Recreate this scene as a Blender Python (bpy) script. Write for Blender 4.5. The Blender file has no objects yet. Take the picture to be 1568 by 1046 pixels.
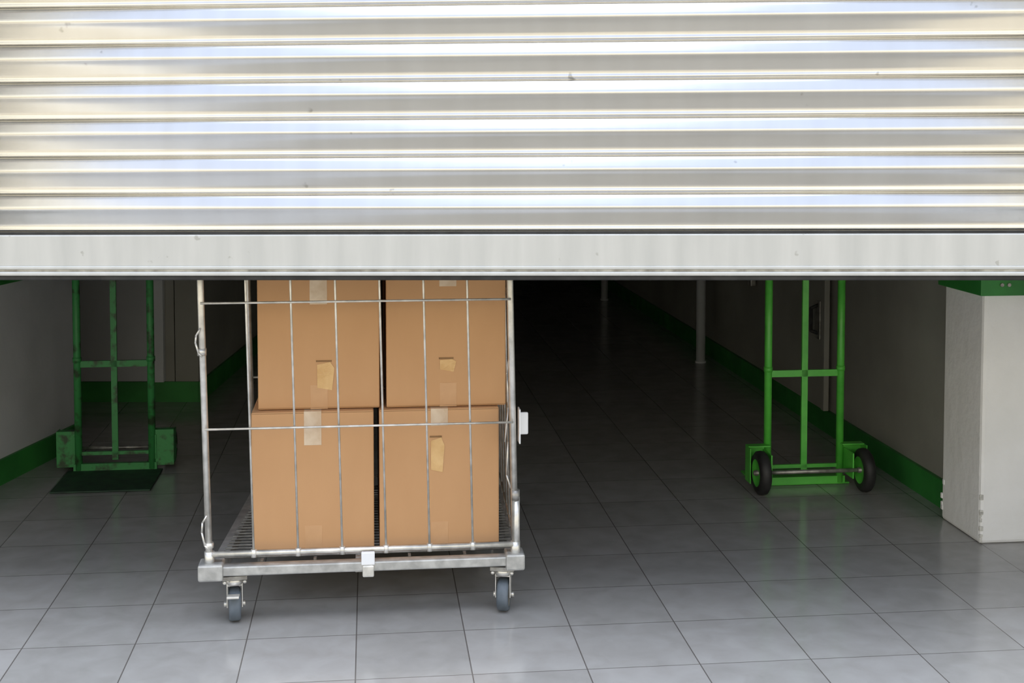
import bpy, bmesh, math, random
from mathutils import Matrix, Vector
random.seed(4)
TH = math.atan(0.1095)
CT, ST = math.cos(TH), math.sin(TH)
def B(a, b, z=0.0):
    return Vector((a*CT - b*ST, a*ST + b*CT, z))
sc = bpy.context.scene
sc.view_settings.view_transform = 'Standard'
sc.view_settings.look = 'None'

# ------------------------------------------------------------------ materials
def mat_new(name):
    m = bpy.data.materials.new(name); m.use_nodes = True
    nt = m.node_tree; b = nt.nodes['Principled BSDF']
    return m, nt, b
def N(nt, t, **kw):
    n = nt.nodes.new(t)
    for k, v in kw.items(): setattr(n, k, v)
    return n
def noise_mat(name, c1, c2, scale=5, rough=0.6, metal=0.0, bump=0.0, bscale=60, stretch=(1,1,1), lo=0.35, hi=0.65, rvar=0.0, spec=0.5, coat=0):
    m, nt, b = mat_new(name)
    tc = N(nt, 'ShaderNodeTexCoord'); mp = N(nt, 'ShaderNodeMapping'); mp.inputs['Scale'].default_value = stretch
    nt.links.new(tc.outputs['Object'], mp.inputs['Vector'])
    n = N(nt, 'ShaderNodeTexNoise'); n.inputs['Scale'].default_value = scale; n.inputs['Detail'].default_value = 6
    nt.links.new(mp.outputs[0], n.inputs['Vector'])
    r = N(nt, 'ShaderNodeValToRGB')
    r.color_ramp.elements[0].position = lo; r.color_ramp.elements[0].color = (*c1, 1)
    r.color_ramp.elements[1].position = hi; r.color_ramp.elements[1].color = (*c2, 1)
    nt.links.new(n.outputs['Fac'], r.inputs['Fac']); nt.links.new(r.outputs['Color'], b.inputs['Base Color'])
    b.inputs['Roughness'].default_value = rough; b.inputs['Metallic'].default_value = metal
    b.inputs['Specular IOR Level'].default_value = spec
    b.inputs['Coat Weight'].default_value = coat
    if rvar:
        mr = N(nt, 'ShaderNodeMapRange'); mr.inputs['To Min'].default_value = rough-rvar; mr.inputs['To Max'].default_value = rough+rvar
        nt.links.new(n.outputs['Fac'], mr.inputs['Value']); nt.links.new(mr.outputs[0], b.inputs['Roughness'])
    if bump:
        n2 = N(nt, 'ShaderNodeTexNoise'); n2.inputs['Scale'].default_value = bscale; n2.inputs['Detail'].default_value = 4
        nt.links.new(mp.outputs[0], n2.inputs['Vector'])
        bp = N(nt, 'ShaderNodeBump'); bp.inputs['Strength'].default_value = bump; bp.inputs['Distance'].default_value = 0.01
        nt.links.new(n2.outputs['Fac'], bp.inputs['Height']); nt.links.new(bp.outputs[0], b.inputs['Normal'])
    return m

M_card = noise_mat('cardboard', (.55,.31,.15), (.62,.36,.18), 3, .75, bump=.08, bscale=25, stretch=(1,1,.4), spec=.2)
M_edge = noise_mat('cardboard_edge', (.22,.12,.05), (.3,.17,.075), 20, .9)
M_tape = noise_mat('packing_tape', (.60,.44,.29), (.74,.60,.44), 18, .22, bump=.25, bscale=30, spec=.6)
M_tape2 = noise_mat('packing_tape_amber', (.62,.36,.13), (.76,.50,.22), 14, .2, bump=.5, bscale=25, spec=.7)
M_tape3 = noise_mat('packing_tape_clear', (.56,.315,.15), (.62,.36,.178), 14, .35, bump=.2, bscale=25, spec=.5)
M_steel = noise_mat('galvanised_steel', (.58,.57,.53), (.84,.82,.77), 30, .36, metal=.7, bump=.05, bscale=80, rvar=.1)
M_steeld = noise_mat('worn_steel', (.25,.24,.22), (.5,.49,.46), 30, .45, metal=.7, rvar=.1)
M_frame = noise_mat('cart_frame_steel', (.40,.40,.385), (.58,.58,.555), 30, .45, metal=.6, bump=.08, bscale=60, rvar=.1)
M_deck = noise_mat('deck_wire', (.16,.155,.145), (.30,.29,.27), 30, .45, metal=.6, rvar=.1)
M_rubber = noise_mat('grey_blue_rubber', (.08,.10,.12), (.13,.155,.18), 20, .6)
M_black = noise_mat('black_rubber', (.012,.012,.012), (.03,.03,.03), 20, .6)
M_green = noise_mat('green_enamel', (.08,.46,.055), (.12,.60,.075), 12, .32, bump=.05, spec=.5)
M_greend = noise_mat('green_enamel_worn_dimmed', (.035,.07,.03), (.045,.28,.075), 22, .5, bump=.1, lo=.36, hi=.5)  # worn, rusty green; interior shade is also mixed into the darker colour
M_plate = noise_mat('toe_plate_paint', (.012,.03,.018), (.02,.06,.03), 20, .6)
M_gpaint = noise_mat('green_wall_paint', (.022,.17,.03), (.035,.25,.045), 5, .5, bump=.1, bscale=20)
M_white = noise_mat('white_plastic', (.78,.79,.8), (.85,.86,.87), 5, .4)
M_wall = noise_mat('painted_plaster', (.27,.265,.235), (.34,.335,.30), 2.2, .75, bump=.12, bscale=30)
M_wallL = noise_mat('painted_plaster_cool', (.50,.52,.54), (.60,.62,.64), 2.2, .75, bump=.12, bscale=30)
M_pillar = noise_mat('whitewashed_plaster', (.82,.82,.80), (.89,.89,.88), 4, .85, bump=.4, bscale=24)
M_ceil = noise_mat('ceiling_paint', (.20,.19,.17), (.25,.24,.22), 2, .9)
M_door = noise_mat('door_paint', (.36,.37,.38), (.42,.43,.44), 3, .55)
M_chip = noise_mat('chipped_plaster', (.50,.49,.45), (.68,.67,.62), 40, .95, bump=.6, bscale=60)

def sheet_mat(name, c1, c2, metal, rough, sx, scuff_scale, scuff_lo, bumps, coat=0):
    m, nt, b = mat_new(name)
    tc = N(nt, 'ShaderNodeTexCoord'); mp = N(nt, 'ShaderNodeMapping'); mp.inputs['Scale'].default_value = (sx, 1, .8)
    nt.links.new(tc.outputs['Object'], mp.inputs[0])
    n = N(nt, 'ShaderNodeTexNoise'); n.inputs['Scale'].default_value = 2.5; n.inputs['Detail'].default_value = 7
    nt.links.new(mp.outputs[0], n.inputs['Vector'])
    r = N(nt, 'ShaderNodeValToRGB')
    r.color_ramp.elements[0].position = .3; r.color_ramp.elements[0].color = (*c1,1)
    r.color_ramp.elements[1].position = .7; r.color_ramp.elements[1].color = (*c2,1)
    nt.links.new(n.outputs['Fac'], r.inputs[0])
    n3 = N(nt, 'ShaderNodeTexNoise'); n3.inputs['Scale'].default_value = scuff_scale; n3.inputs['Detail'].default_value = 3
    nt.links.new(tc.outputs['Object'], n3.inputs['Vector'])
    r3 = N(nt, 'ShaderNodeValToRGB')
    r3.color_ramp.elements[0].position = scuff_lo; r3.color_ramp.elements[0].color = (0,0,0,1)
    r3.color_ramp.elements[1].position = scuff_lo+.03; r3.color_ramp.elements[1].color = (.6,.6,.6,1)
    nt.links.new(n3.outputs['Fac'], r3.inputs[0])
    mx = N(nt, 'ShaderNodeMix', data_type='RGBA')
    nt.links.new(r3.outputs[0], mx.inputs['Factor']); nt.links.new(r.outputs[0], mx.inputs['A'])
    mx.inputs['B'].default_value = (.3,.29,.26,1)
    nt.links.new(mx.outputs['Result'], b.inputs['Base Color'])
    b.inputs['Metallic'].default_value = metal; b.inputs['Roughness'].default_value = rough
    n2 = N(nt, 'ShaderNodeTexNoise'); n2.inputs['Scale'].default_value = 4; n2.inputs['Detail'].default_value = 2
    nt.links.new(tc.outputs['Object'], n2.inputs['Vector'])
    bp = N(nt, 'ShaderNodeBump'); bp.inputs['Strength'].default_value = bumps; bp.inputs['Distance'].default_value = .01
    nt.links.new(n2.outputs['Fac'], bp.inputs['Height']); nt.links.new(bp.outputs[0], b.inputs['Normal'])
    return m
M_shut = sheet_mat('shutter_sheet_metal', (.66,.65,.625), (.71,.705,.685), .86, .20, 6, 14, .72, .02)
M_bar = sheet_mat('shutter_bar_paint', (.45,.455,.435), (.54,.54,.515), .15, .42, 7, 22, .70, .12)

def tile_mat():
    m, nt, b = mat_new('floor_tiles')
    tc = N(nt, 'ShaderNodeTexCoord')
    br = N(nt, 'ShaderNodeTexBrick'); br.offset = 0; br.squash = 1
    br.inputs['Scale'].default_value = 1; br.inputs['Brick Width'].default_value = .3; br.inputs['Row Height'].default_value = .3
    br.inputs['Mortar Size'].default_value = .0018; br.inputs['Mortar Smooth'].default_value = .2
    br.inputs['Color1'].default_value = (.325,.318,.30,1); br.inputs['Color2'].default_value = (.37,.362,.345,1)
    br.inputs['Mortar'].default_value = (.13,.12,.11,1)
    nt.links.new(tc.outputs['Object'], br.inputs['Vector'])
    n = N(nt, 'ShaderNodeTexNoise'); n.inputs['Scale'].default_value = 11; n.inputs['Detail'].default_value = 10; n.inputs['Distortion'].default_value = .4
    nt.links.new(tc.outputs['Object'], n.inputs['Vector'])
    r = N(nt, 'ShaderNodeValToRGB')
    r.color_ramp.elements[0].position = .3; r.color_ramp.elements[0].color = (.88,.87,.86,1)
    r.color_ramp.elements[1].position = .7; r.color_ramp.elements[1].color = (1.04,1.04,1.04,1)
    nt.links.new(n.outputs['Fac'], r.inputs[0])
    mx = N(nt, 'ShaderNodeMix', data_type='RGBA', blend_type='MULTIPLY'); mx.inputs['Factor'].default_value = 1
    nt.links.new(br.outputs['Color'], mx.inputs['A']); nt.links.new(r.outputs[0], mx.inputs['B'])
    nt.links.new(mx.outputs['Result'], b.inputs['Base Color'])
    n2 = N(nt, 'ShaderNodeTexNoise'); n2.inputs['Scale'].default_value = 3; n2.inputs['Detail'].default_value = 6
    nt.links.new(tc.outputs['Object'], n2.inputs['Vector'])
    mr = N(nt, 'ShaderNodeMapRange'); mr.inputs['To Min'].default_value = .08; mr.inputs['To Max'].default_value = .24
    nt.links.new(n2.outputs['Fac'], mr.inputs['Value']); nt.links.new(mr.outputs[0], b.inputs['Roughness'])
    b.inputs['Specular IOR Level'].default_value = .8
    bp = N(nt, 'ShaderNodeBump'); bp.inputs['Strength'].default_value = .5; bp.inputs['Distance'].default_value = .002; bp.invert = True
    nt.links.new(br.outputs['Fac'], bp.inputs['Height']); nt.links.new(bp.outputs[0], b.inputs['Normal'])
    return m
M_tile = tile_mat()
M_ground = noise_mat('pale_concrete', (.20,.182,.148), (.25,.225,.18), 1.5, .9)

# ------------------------------------------------------------------ mesh builder
class MB:
    def __init__(s, name):
        s.bm = bmesh.new(); s.name = name; s.mats = []
    def mi(s, m):
        if m not in s.mats: s.mats.append(m)
        return s.mats.index(m)
    def _fin(s, vs, m, smooth=False, mx=None):
        if mx is not None: bmesh.ops.transform(s.bm, matrix=mx, verts=vs)
        i = s.mi(m)
        for f in {f for v in vs for f in v.link_faces}:
            f.material_index = i; f.smooth = smooth
    def box(s, x0, x1, y0, y1, z0, z1, m, bev=0.0, mx=None, seg=2):
        r = bmesh.ops.create_cube(s.bm, size=1)
        vs = r['verts']
        bmesh.ops.transform(s.bm, matrix=Matrix.Translation(((x0+x1)/2,(y0+y1)/2,(z0+z1)/2)) @ Matrix.Diagonal((x1-x0,y1-y0,z1-z0,1)), verts=vs)
        if bev > 0:
            es = list({e for v in vs for e in v.link_edges})
            fs0 = set(s.bm.faces) - {f for v in vs for f in v.link_faces}
            r = bmesh.ops.bevel(s.bm, geom=es, offset=bev, segments=seg, affect='EDGES', profile=.5)
            vs = list({v for f in s.bm.faces if f not in fs0 for v in f.verts})
        s._fin(vs, m, False, mx)
    def beam(s, p0, p1, w, h, m):
        p0, p1 = Vector(p0), Vector(p1); d = p1-p0
        r = bmesh.ops.create_cube(s.bm, size=1); vs = r['verts']
        up = Vector((0,0,1)) if abs(d.normalized().z) < .95 else Vector((0,1,0))
        x = d.normalized(); y = up.cross(x).normalized(); z = x.cross(y)
        R = Matrix((x,y,z)).transposed().to_4x4()
        s._fin(vs, m, False, Matrix.Translation((p0+p1)/2) @ R @ Matrix.Diagonal((d.length, w, h, 1)))
    def tube(s, p0, p1, r, m, seg=14, r2=None):
        p0, p1 = Vector(p0), Vector(p1); d = p1-p0
        q = bmesh.ops.create_cone(s.bm, cap_ends=True, segments=seg, radius1=r, radius2=r if r2 is None else r2, depth=d.length)
        R = d.to_track_quat('Z', 'Y').to_matrix().to_4x4()
        vs = q['verts']; s._fin(vs, m, True, Matrix.Translation((p0+p1)/2) @ R)
        for f in {f for v in vs for f in v.link_faces}:
            if len(f.verts) > 4: f.smooth = False
    def ball(s, p, r, m):
        q = bmesh.ops.create_uvsphere(s.bm, u_segments=12, v_segments=8, radius=r)
        s._fin(q['verts'], m, True, Matrix.Translation(p))
    def path(s, pts, r, m, seg=12):
        for i in range(len(pts)-1): s.tube(pts[i], pts[i+1], r, m, seg)
        for p in pts[1:-1]: s.ball(p, r, m)
    def lathe(s, prof, c, axis, mats, seg=32):
        R = Vector(axis).to_track_quat('Z', 'Y').to_matrix().to_4x4(); T = Matrix.Translation(c) @ R
        rings = []
        for (z, r) in prof:
            rings.append([s.bm.verts.new(T @ Vector((r*math.cos(2*math.pi*i/seg), r*math.sin(2*math.pi*i/seg), z))) for i in range(seg)])
        for k in range(len(rings)-1):
            for i in range(seg):
                f = s.bm.faces.new((rings[k][i], rings[k][(i+1)%seg], rings[k+1][(i+1)%seg], rings[k+1][i]))
                f.material_index = s.mi(mats[k]); f.smooth = True
        for rg, mm in ((rings[0], mats[0]), (rings[-1], mats[-1])):
            f = s.bm.faces.new(rg if rg is rings[-1] else rg[::-1]); f.material_index = s.mi(mm)
    def done(s, loc=(0,0,0), rot=(0,0,0)):
        bmesh.ops.recalc_face_normals(s.bm, faces=s.bm.faces)
        me = bpy.data.meshes.new(s.name); s.bm.to_mesh(me); s.bm.free()
        for m in s.mats: me.materials.append(m)
        o = bpy.data.objects.new(s.name, me); sc.collection.objects.link(o)
        o.location = loc; o.rotation_euler = rot
        return o

# ------------------------------------------------------------------ room shell
def strip(name, p0, p1, z0, z1, th, m, side=1, bev=0):
    p0 = Vector((*p0, 0)); p1 = Vector((*p1, 0)); d = p1-p0; L = d.length
    b = MB(name)
    y0, y1 = (0, th) if side > 0 else (-th, 0)
    b.box(0, L, y0, y1, z0, z1, m, bev)
    return b.done(p0, (0, 0, math.atan2(d.y, d.x)))

f = MB('floor')
vs = [f.bm.verts.new(p) for p in ((-6,2.1,0),(6,2.1,0),(6,20,0),(-6,20,0))]
fc = f.bm.faces.new(vs); fc.material_index = f.mi(M_tile)
f.done(B(-.042, -.009), (0,0,TH))
g = MB('ground_outside')
g.box(-25, 25, -40, 25, -.12, -.01, M_ground)
g.done()

H = 2.7
pr = lambda a,b: tuple(B(a,b)[:2])
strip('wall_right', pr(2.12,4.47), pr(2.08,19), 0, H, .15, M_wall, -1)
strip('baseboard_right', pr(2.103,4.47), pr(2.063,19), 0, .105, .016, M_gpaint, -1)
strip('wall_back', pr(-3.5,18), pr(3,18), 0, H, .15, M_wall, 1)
p = MB('wall_pillar')
p.box(0, 1.6, 0, .30, 0, H, M_pillar, .012)
rr = random.Random(5)
for i in range(9):
    z = rr.uniform(.0,.16) ; w = rr.uniform(.006,.014)
    p.box(-.001, w, -.001, w*.5, z, z+rr.uniform(.006,.02), M_chip, .002)
for i in range(5):
    y = rr.uniform(.27,.29); z = rr.uniform(.01,.13)
    p.box(-.003, .01, y, y+.014, z, z+.02, M_pillar, .003)
p.done(B(2.05,4.163), (0,0,TH))
t = MB('trim_1')
t.box(-.022, 1.6, -.022, .31, .848, .95, M_gpaint, .003)
for x in (.05,.075):
    t.tube((x,-.028,.885),(x,-.02,.885),.006,M_steeld)
t.done(B(2.05,4.163), (0,0,TH))
L0, L1 = (-2.235,3.64), (-1.943,5.743)
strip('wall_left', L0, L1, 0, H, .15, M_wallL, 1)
strip('baseboard_left', (L0[0]+.014,L0[1]), (L1[0]+.014,L1[1]), 0, .10, .013, M_gpaint, 1)
strip('trim_2', (L0[0]+.018,L0[1]), (L1[0]+.018,L1[1]), .792, .88, .017, M_gpaint, 1, .002)
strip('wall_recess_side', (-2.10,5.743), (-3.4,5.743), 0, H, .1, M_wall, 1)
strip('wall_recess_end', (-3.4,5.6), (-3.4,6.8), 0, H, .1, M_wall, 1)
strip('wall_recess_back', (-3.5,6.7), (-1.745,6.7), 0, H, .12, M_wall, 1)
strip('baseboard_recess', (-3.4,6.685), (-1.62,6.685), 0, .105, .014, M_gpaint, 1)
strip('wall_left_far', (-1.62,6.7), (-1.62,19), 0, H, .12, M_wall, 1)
strip('baseboard_left_far', (-1.605,6.685), (-1.605,19), 0, .105, .014, M_gpaint, 1)
d = MB('door_1')
d.box(-2.58,-1.84,6.668,6.697,0.11,2.05,M_door,.003)
for x in (-2.63,-1.84): d.box(x,x+.05,6.655,6.697,0.108,2.1,M_wallL,.003)
d.box(-2.63,-1.79,6.655,6.697,2.05,2.12,M_wall,.003)
d.tube((-1.90,6.64,1.0),(-1.90,6.67,1.0),.02,M_steeld); d.tube((-1.90,6.64,1.0),(-2.0,6.64,1.0),.009,M_steeld)
d.done()
d = MB('door_2')
d.box(-.018,0,0,.80,0.11,2.05,M_wall,.003)
for y in (-.04,.80): d.box(-.026,0,y,y+.04,.11,2.1,M_wall,.004)
d.box(-.026,0,-.04,.84,2.05,2.12,M_wall,.004)
d.box(-.019,-.010,-.004,.004,.11,2.05,M_black)
d.path([(-.018,.06,.455),(-.055,.06,.47),(-.055,.06,.575),(-.018,.06,.59)],.008,M_black)
d.box(-.024,-.016,.03,.09,.43,.61,M_steeld,.002)
d.done(B(2.098,5.80), (0,0,TH))
for (a,b,r) in ((1.985,7.66,.028),(1.93,10.6,.028)):
    q = MB('wall_pipe'); q.tube((0,0,0),(0,0,H-.05),r,M_wallL,20)
    q.tube((0,0,0),(0,0,.012),r+.005,M_wallL,20)
    for z in (1.2,2.0): q.tube((0,0,z),(0,0,z+.03),r+.005,M_steeld,20); q.box(0,.1,-.01,.01,z,z+.025,M_steeld)
    q.done(B(a,b))
sw = MB('wall_switch_box'); sw.box(-.03,0,-.03,.03,-.07,.07,M_steeld,.004); sw.box(-.034,-.03,-.02,.02,-.03,.03,M_black,.002)
sw.done(B(2.10,6.95,.62),(0,0,TH))
c = MB('ceiling'); c.box(-4.2,4.6,3.75,21,H,H+.2,M_ceil); c.done()
SR = -.054
w = MB('wall_front')
w.box(-5.5,6,.09,.45,2.45,5.0,M_wallL)  # unseen upper wall, raised so its shadow covers the ground in front
w.box(-5.5,-2.27,.09,.28,0,2.45,M_wallL)
w.box(2.35,6,.09,.28,0,2.45,M_wallL)
w.done((0,3.40,0),(0,0,SR))
w = MB('wall_side'); w.box(2.36,2.5,3.55,4.60,0,2.7,M_wallL); w.done()

# ------------------------------------------------------------------ roller shutter
s = MB('roller_shutter_door')
P = .0983; zb = 1.137; W = 2.2
n = 14
slat = [(.000,.000),(.0012,.005),(.004,.0085),(.011,.0118),(.019,.0152),(.026,.0182),(.0305,.0200),(.0335,.0205),(.037,.0200),(.0405,.0186),(.0445,.0167),(.049,.0149),
        (.055,.0130),(.064,.0105),(.073,.0080),(.081,.0060),(.0835,.0062),(.0865,.0072),(.0895,.0080),(.0920,.0078),(.0935,.0065),(.0955,.0025),(.0965,.000)]
top = zb + n*P
pts = []
for k in range(n):
    zt = top - k*P
    for (dz, o) in slat: pts.append((-o, zt-dz))
pts.append((0, zb)); pts += [(.012, zb), (.012, top)]
bm = s.bm
L = [bm.verts.new((-W, y, z)) for y, z in pts]; R = [bm.verts.new((W, y, z)) for y, z in pts]
i0 = s.mi(M_shut); cnt = len(pts)
for i in range(cnt):
    j = (i+1) % cnt
    fa = bm.faces.new((L[i], R[i], R[j], L[j])); fa.material_index = i0; fa.smooth = i < cnt-4
bm.faces.new(L).material_index = i0; bm.faces.new(R[::-1]).material_index = i0
s.box(-W, W, -.020, .014, 1.047, 1.131, M_bar, .003)
s.box(-W, W, -.010, .010, 1.131, 1.138, M_black)
s.box(-W, W, -.026, .014, 1.040, 1.049, M_bar, .0025)
s.box(-W, W, -.021, .014, 1.0335, 1.040, M_steeld)
s.box(-W, W, -.032, .016, 1.024, 1.034, M_bar, .003)
s.box(-W, W, -.026, .010, 1.012, 1.024, M_black, .003)
sh = s.done((0, 3.40, 0), (0, -.006, SR))
for sx in (-1,1):
    gr = MB('shutter_guide_rail')
    a0, a1 = sorted((0, sx*.06))
    gr.box(a0,a1,-.05,-.038,0,2.44,M_steel,.002); gr.box(a0,a1,.05,.065,0,2.44,M_steel,.002)
    b0, b1 = sorted((sx*.045, sx*.06)); gr.box(b0,b1,-.05,.065,0,2.44,M_steel,.002)
    gr.done(Vector((sx*2.225, 3.40+sx*2.225*math.tan(SR), 0)), (0,0,SR))

# ------------------------------------------------------------------ cardboard boxes
def cbox(a, b, z, w=.35, dd=.31, h=.404, rz=0, tape=None, patch=None):
    m = MB('cardboard_box')
    m.box(-w/2,w/2,0,dd,0,h,M_card,.004)
    m.box(-w/2+.004,w/2-.004,dd/2-.0015,dd/2+.0015,h-.001,h+.0006,M_edge)
    m.box(-.025,.025,.0,dd,h,h+.0006,M_tape)
    m.box(-w/2+.002,w/2-.002,-.0006,.001,h-.0045,h-.0035,M_edge)
    m.box(-w/2+.002,w/2-.002,-.0006,.001,.0040,.0048,M_edge)
    if tape:
        x, l = tape; m.box(x-.025,x+.025,-.0010,.002,h-l,h+.0005,M_tape,.0004,seg=1)
        m.box(x-.025,x+.025,-.0006,.002,0,.07,M_tape3,.0002,seg=1)
    if patch:
        x, zc, pw, ph = patch
        bmv = [m.bm.verts.new(q) for q in ((x-pw/2,-.0012,zc-ph/2),(x+pw/2*.7,-.0012,zc-ph/2-.008),(x+pw/2,-.0012,zc+ph/2*.5),(x+pw/4,-.0012,zc+ph/2),(x-pw/2,-.0012,zc+ph/2*.8))]
        fa = m.bm.faces.new(bmv); fa.material_index = m.mi(M_tape2)
        m.box(x-pw/2-.003,x+pw/2-.008,-.0014,.001,zc+ph/2,zc+ph/2+.005,M_edge)
    o = m.done(B(a,b,z),(0,0,TH+rz))
ZB = .186; HB = .404
cbox(-.166,3.775,ZB, rz=.0, tape=(.0,.098))
cbox(.200,3.775,ZB, rz=.01, tape=(.0,.05), patch=(-.005,.272,.04,.095))
cbox(-.148,3.800,ZB+HB+.002, rz=-.008, tape=(-.0,.098), patch=(.02,.100,.05,.075))
cbox(.222,3.795,ZB+HB+.002, rz=.006, tape=(.005,.05), patch=(.005,.125,.048,.03))
for a in (-.166,.200):
    cbox(a,4.105,ZB); cbox(a+.015,4.12,ZB+HB+.002)

# ------------------------------------------------------------------ roll cage trolley
k = MB('roll_cage_trolley')
ln = lambda z: -.02*(z-.19)
xl, xr = -.444, .425; D = .76; TOP = 1.62
k.box(xl-.005,xr+.015,-.02,.018,.147,.175,M_frame,.004)
k.beam((xl+.02,0,.16),(-.375,D,.16),.035,.034,M_frame); k.beam((xr,0,.16),(.455,D,.16),.035,.034,M_frame)
k.box(-.39,.46,D-.018,D+.018,.142,.178,M_frame,.004)
for x in (xl,xr):
    k.box(x-.03,x+.04 if x<0 else x+.025,-.03,.04,.136,.184,M_frame,.006)
k.beam((-.02,0,.155),(-.02,D,.155),.03,.03,M_frame)
y = .045
while y < D-.02:
    t = y/D
    k.tube((xl+.02+(.065*t),y,.180),(xr+.015*t,y,.180),.003,M_deck,8); y += .028
for xx in (-.30,-.15,.12,.28): k.beam((xx,0.02,.172),(xx,D,.172),.008,.01,M_deck)
def post(x, y, r=.0095, z0=.17, m=M_steel): k.tube((x,y,z0),(x+ln(TOP),y,TOP),r,m,16)
post(xl,0); post(xr,0); post(-.385,D); post(.455,D)
k.tube((xl,0,.17),(xl,0,.215),.014,M_steel); k.tube((xr,0,.17),(xr,0,.215),.014,M_steel)
k.tube((xr,0,.335),(xr,0,.365),.0125,M_steeld,16); k.tube((xr+.002,0,.17),(xr+.002,0,.345),.0110,M_steel,16)
zt = TOP
k.tube((xl,-.004,.207),(xr,-.004,.207),.0078,M_steel)
for i in range(1,7):
    x = xl + (xr-xl)*i/7
    k.tube((x,-.008,.200),(x+ln(zt),-.008,zt),.0033,M_steel,8)
    k.tube((x,-.006,.196),(x,-.006,.218),.0085,M_steel,8)
for z in (.565,.920,1.275):
    k.tube((xl+ln(z),-.014,z),(xr+ln(z),-.014,z),.0033,M_steel,8)
k.path([(xl+ln(zt),0,zt),(xr+ln(zt),0,zt),(.455+ln(zt),D,zt),(-.385+ln(zt),D,zt)],.0095,M_steel)
for z in (.215,.565,.920,1.275):
    k.tube((xr+ln(z),.0,z),(.455+ln(z),D,z),.0038,M_steel,8)
    k.tube((.455+ln(z),D,z),(-.385+ln(z),D,z),.0038,M_steel,8)
for i in range(1,6):
    t=i/6; k.tube((xr+.03*t,D*t,.18),(xr+.03*t+ln(zt),D*t,zt),.0033,M_steel,8)
for i in range(1,7):
    x=-.385+.84*i/7; k.tube((x,D,.18),(x+ln(zt),D,zt),.0033,M_steel,8)
def hook(z0, z1):
    x0 = xl+ln(z0)
    k.path([(x0-.004,-.01,z1),(x0-.016,-.012,z1-.02),(x0-.018,-.012,(z0+z1)/2),(x0-.010,-.012,z0+.01),(x0+.0,-.012,z0)],.0028,M_steel,8)
hook(.77,.85); hook(.225,.32)
k.tube((xl+ln(.78)-.002,0,.772),(xl+ln(.78)-.002,0,.792),.013,M_steel)
k.tube((xl,0,.225),(xl,0,.24),.0125,M_steel)
k.path([(xr-.012,.02,.78),(xr-.022,.02,.70),(xr-.018,.02,.60),(xr-.028,.02,.50)],.0028,M_steel,8)
k.path([(xr-.018,.03,.50),(xr-.022,.03,.40),(xr-.010,.03,.36)],.0028,M_steel,8)
k.box(-.018,.020,-.030,-.018,.168,.206,M_white,.003); k.box(-.015,.018,-.032,-.016,.134,.168,M_steel,.004)
k.box(xr+.012,xr+.040,.02,.03,.52,.585,M_white,.004); k.box(xr+.010,xr+.014,-.01,.03,.50,.60,M_white,.001)
def caster(cx, cy, rz):
    T = Matrix.Translation((cx,cy,0)) @ Matrix.Rotation(rz,4,'Z')
    def P(x,y,z): return T @ Vector((x,y,z))
    k.box(-.035,.035,-.035,.035,.130,.142,M_steeld,.002,T)
    k.tube(P(0,0,.112),P(0,0,.131),.026,M_steel,20)
    for sx in (-1,1):
        k.box(sx*.021-.0015,sx*.021+.0015,-.014,.022,.045,.115,M_steel,.001,T)
        k.tube(P(sx*.020,.012,.048),P(sx*.030,.012,.048),.008,M_steel,10)
        k.ball(P(sx*.028,-.028,.124),.006,M_steel)
    k.box(-.0225,.0225,-.016,.024,.108,.115,M_steel,.001,T)
    ax = (T.to_3x3() @ Vector((1,0,0)))
    k.lathe([(-.012,.012),(-.0125,.030),(-.016,.034),(-.0165,.044),(-.010,.048),(.010,.048),(.0165,.044),(.016,.034),(.0125,.030),(.012,.012)],
            P(0,.012,.048), ax, [M_steeld,M_steeld,M_rubber,M_rubber,M_rubber,M_rubber,M_rubber,M_steeld,M_steeld])
caster(-.378,.028,.12); caster(.392,.022,-.22); caster(-.34,D-.05,.3); caster(.40,D-.05,.1)
k.box(-.395,-.36,-.03,-.005,.085,.092,M_steel,.002)
k.done(B(-.01,3.70),(0,0,TH))

# ------------------------------------------------------------------ hand trucks
def wheel(m, c, r, w, hub):
    prof = [(-w*.30,.012),(-w*.32,r*.55),(-w*.5,r*.62),(-w*.5,r*.86),(-w*.3,r*.98),(0,r),(w*.3,r*.98),(w*.5,r*.86),(w*.5,r*.62),(w*.32,r*.55),(w*.30,.012)]
    ms = [hub,hub,M_black,M_black,M_black,M_black,M_black,M_black,hub,hub]
    m.lathe(prof, c, (1,0,0), ms, 36)
    m.tube((c[0]-w*.6,c[1],c[2]),(c[0]+w*.6,c[1],c[2]),.011,M_steeld)

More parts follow.
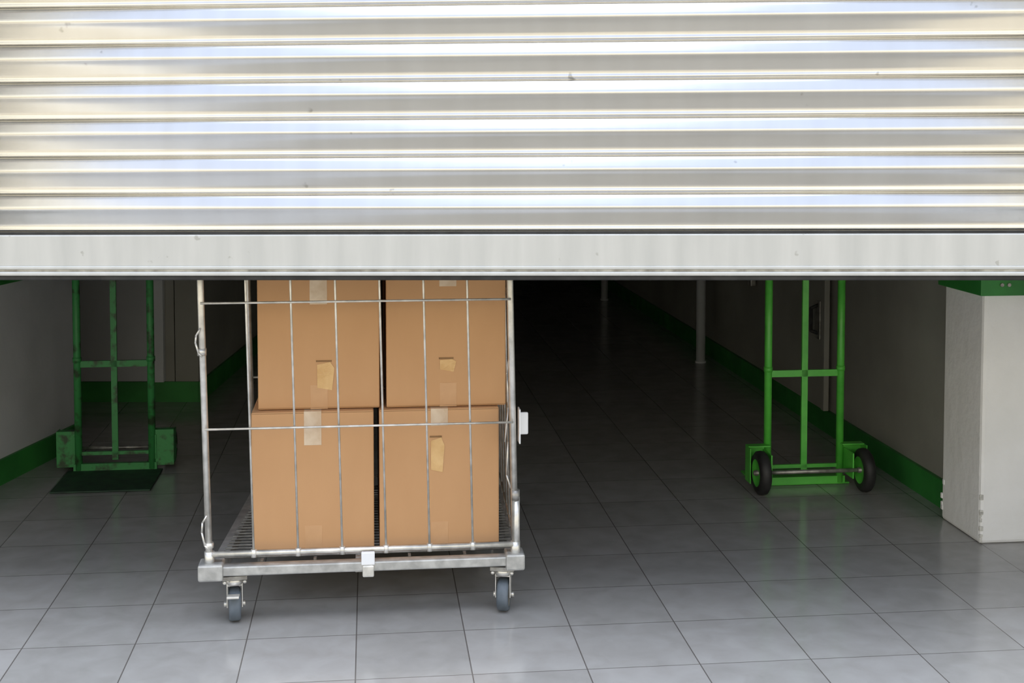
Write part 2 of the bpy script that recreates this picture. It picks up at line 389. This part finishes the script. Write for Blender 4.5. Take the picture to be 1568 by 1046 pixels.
def truck(G, loc, toe_sign, plate, wheel_y, rot):
    m = MB('hand_truck'); hs = .147; ry = .0
    for sx in (-1,1):
        m.path([(sx*hs,ry,.01),(sx*hs,ry,1.12),(sx*hs,ry-toe_sign*.03,1.2),(sx*hs,ry-toe_sign*.10,1.26)],.0150,G,16)
        m.tube((sx*hs,ry-toe_sign*.085,1.247),(sx*hs,ry-toe_sign*.16,1.305),.018,M_black)
        m.tube((sx*hs,ry,.455),(sx*hs,ry,.475),.0175,G)
    m.beam((0,ry,.05),(0,ry,1.10),.024,.012,G)
    for z,w in ((.447,.026),(.078,.014),(1.10,.022)):
        m.beam((-hs-.005,ry,z),(hs+.005,ry,z),.012,w,G)
    m.beam((-hs-.02,ry,.022),(hs+.02,ry,.022),.02,.028,G)
    y0, y1 = sorted((ry, ry+toe_sign*(.32 if plate is M_plate else .22)))
    m.box(-.19,.19,y0,y1,.001,.008,plate,.002)
    r = .084 if wheel_y < 0 else .075
    m.tube((-.235,ry+wheel_y,r),(.235,ry+wheel_y,r),.008,M_steeld)
    for sx in (-1,1):
        wheel(m,(sx*.205,ry+wheel_y,r),r,.042,G)
        lo, hi = sorted((ry-.008*math.copysign(1,wheel_y), ry+wheel_y))
        m.box(*sorted((sx*.160,sx*.166)),lo,hi,.05,.15,G,.001)
        m.box(*sorted((sx*.145,sx*.235)),*sorted((ry, ry+wheel_y*.35)),.165,.170,G,.001)
        m.box(*sorted((sx*.140,sx*.235)),ry-.003,ry+.003,.022 if wheel_y>0 else .09,.17,G,.001)
        m.box(*sorted((sx*.232,sx*.236)),*sorted((ry, ry+wheel_y*.6)),.03,.168,G,.001)
    m.done(loc, (0,0,rot))
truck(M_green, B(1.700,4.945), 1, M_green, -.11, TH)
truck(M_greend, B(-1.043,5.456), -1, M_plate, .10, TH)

# ------------------------------------------------------------------ light
wd = bpy.data.worlds.new('World'); sc.world = wd; wd.use_nodes = True
nt = wd.node_tree; bg = nt.nodes['Background']
tc = N(nt,'ShaderNodeTexCoord'); sp = N(nt,'ShaderNodeSeparateXYZ'); nt.links.new(tc.outputs['Generated'], sp.inputs[0])
mr = N(nt,'ShaderNodeMapRange'); mr.inputs['From Min'].default_value=-1; mr.inputs['From Max'].default_value=1
nt.links.new(sp.outputs['Z'], mr.inputs[0])
rp = N(nt,'ShaderNodeValToRGB'); cr = rp.color_ramp
cr.elements[0].position=0; cr.elements[0].color=(.35,.30,.22,1)
cr.elements[1].position=1; cr.elements[1].color=(2.7,2.9,3.3,1)
for p_,c_ in ((.49,(.60,.52,.36,1)),(.505,(.84,.77,.58,1)),(.58,(1.08,1.0,.81,1)),(.66,(1.0,.96,.84,1)),(.715,(.54,.62,.81,1)),(.86,(.54,.64,.88,1)),(.92,(2.5,2.7,3.1,1))):
    e = cr.elements.new(p_); e.color = c_
nt.links.new(mr.outputs[0], rp.inputs[0]); nt.links.new(rp.outputs[0], bg.inputs[0])
bg.inputs[1].default_value = 1.8
sl = bpy.data.lights.new('Sun','SUN'); sl.energy = 13; sl.angle = .01; sl.color = (1,.92,.70)
so = bpy.data.objects.new('Sun', sl); sc.collection.objects.link(so)
so.rotation_euler = Vector((.08,-.7,-.7)).to_track_quat('-Z','Y').to_euler()

# ------------------------------------------------------------------ camera
cd = bpy.data.cameras.new('Camera'); co = bpy.data.objects.new('Camera', cd); sc.collection.objects.link(co)
cd.sensor_width = 36; cd.lens = 36*2000/1568
cd.shift_y = -(523-305)/1568
co.location = (0,0,1.4); co.rotation_euler = (math.radians(90-3),0,0)
sc.camera = co
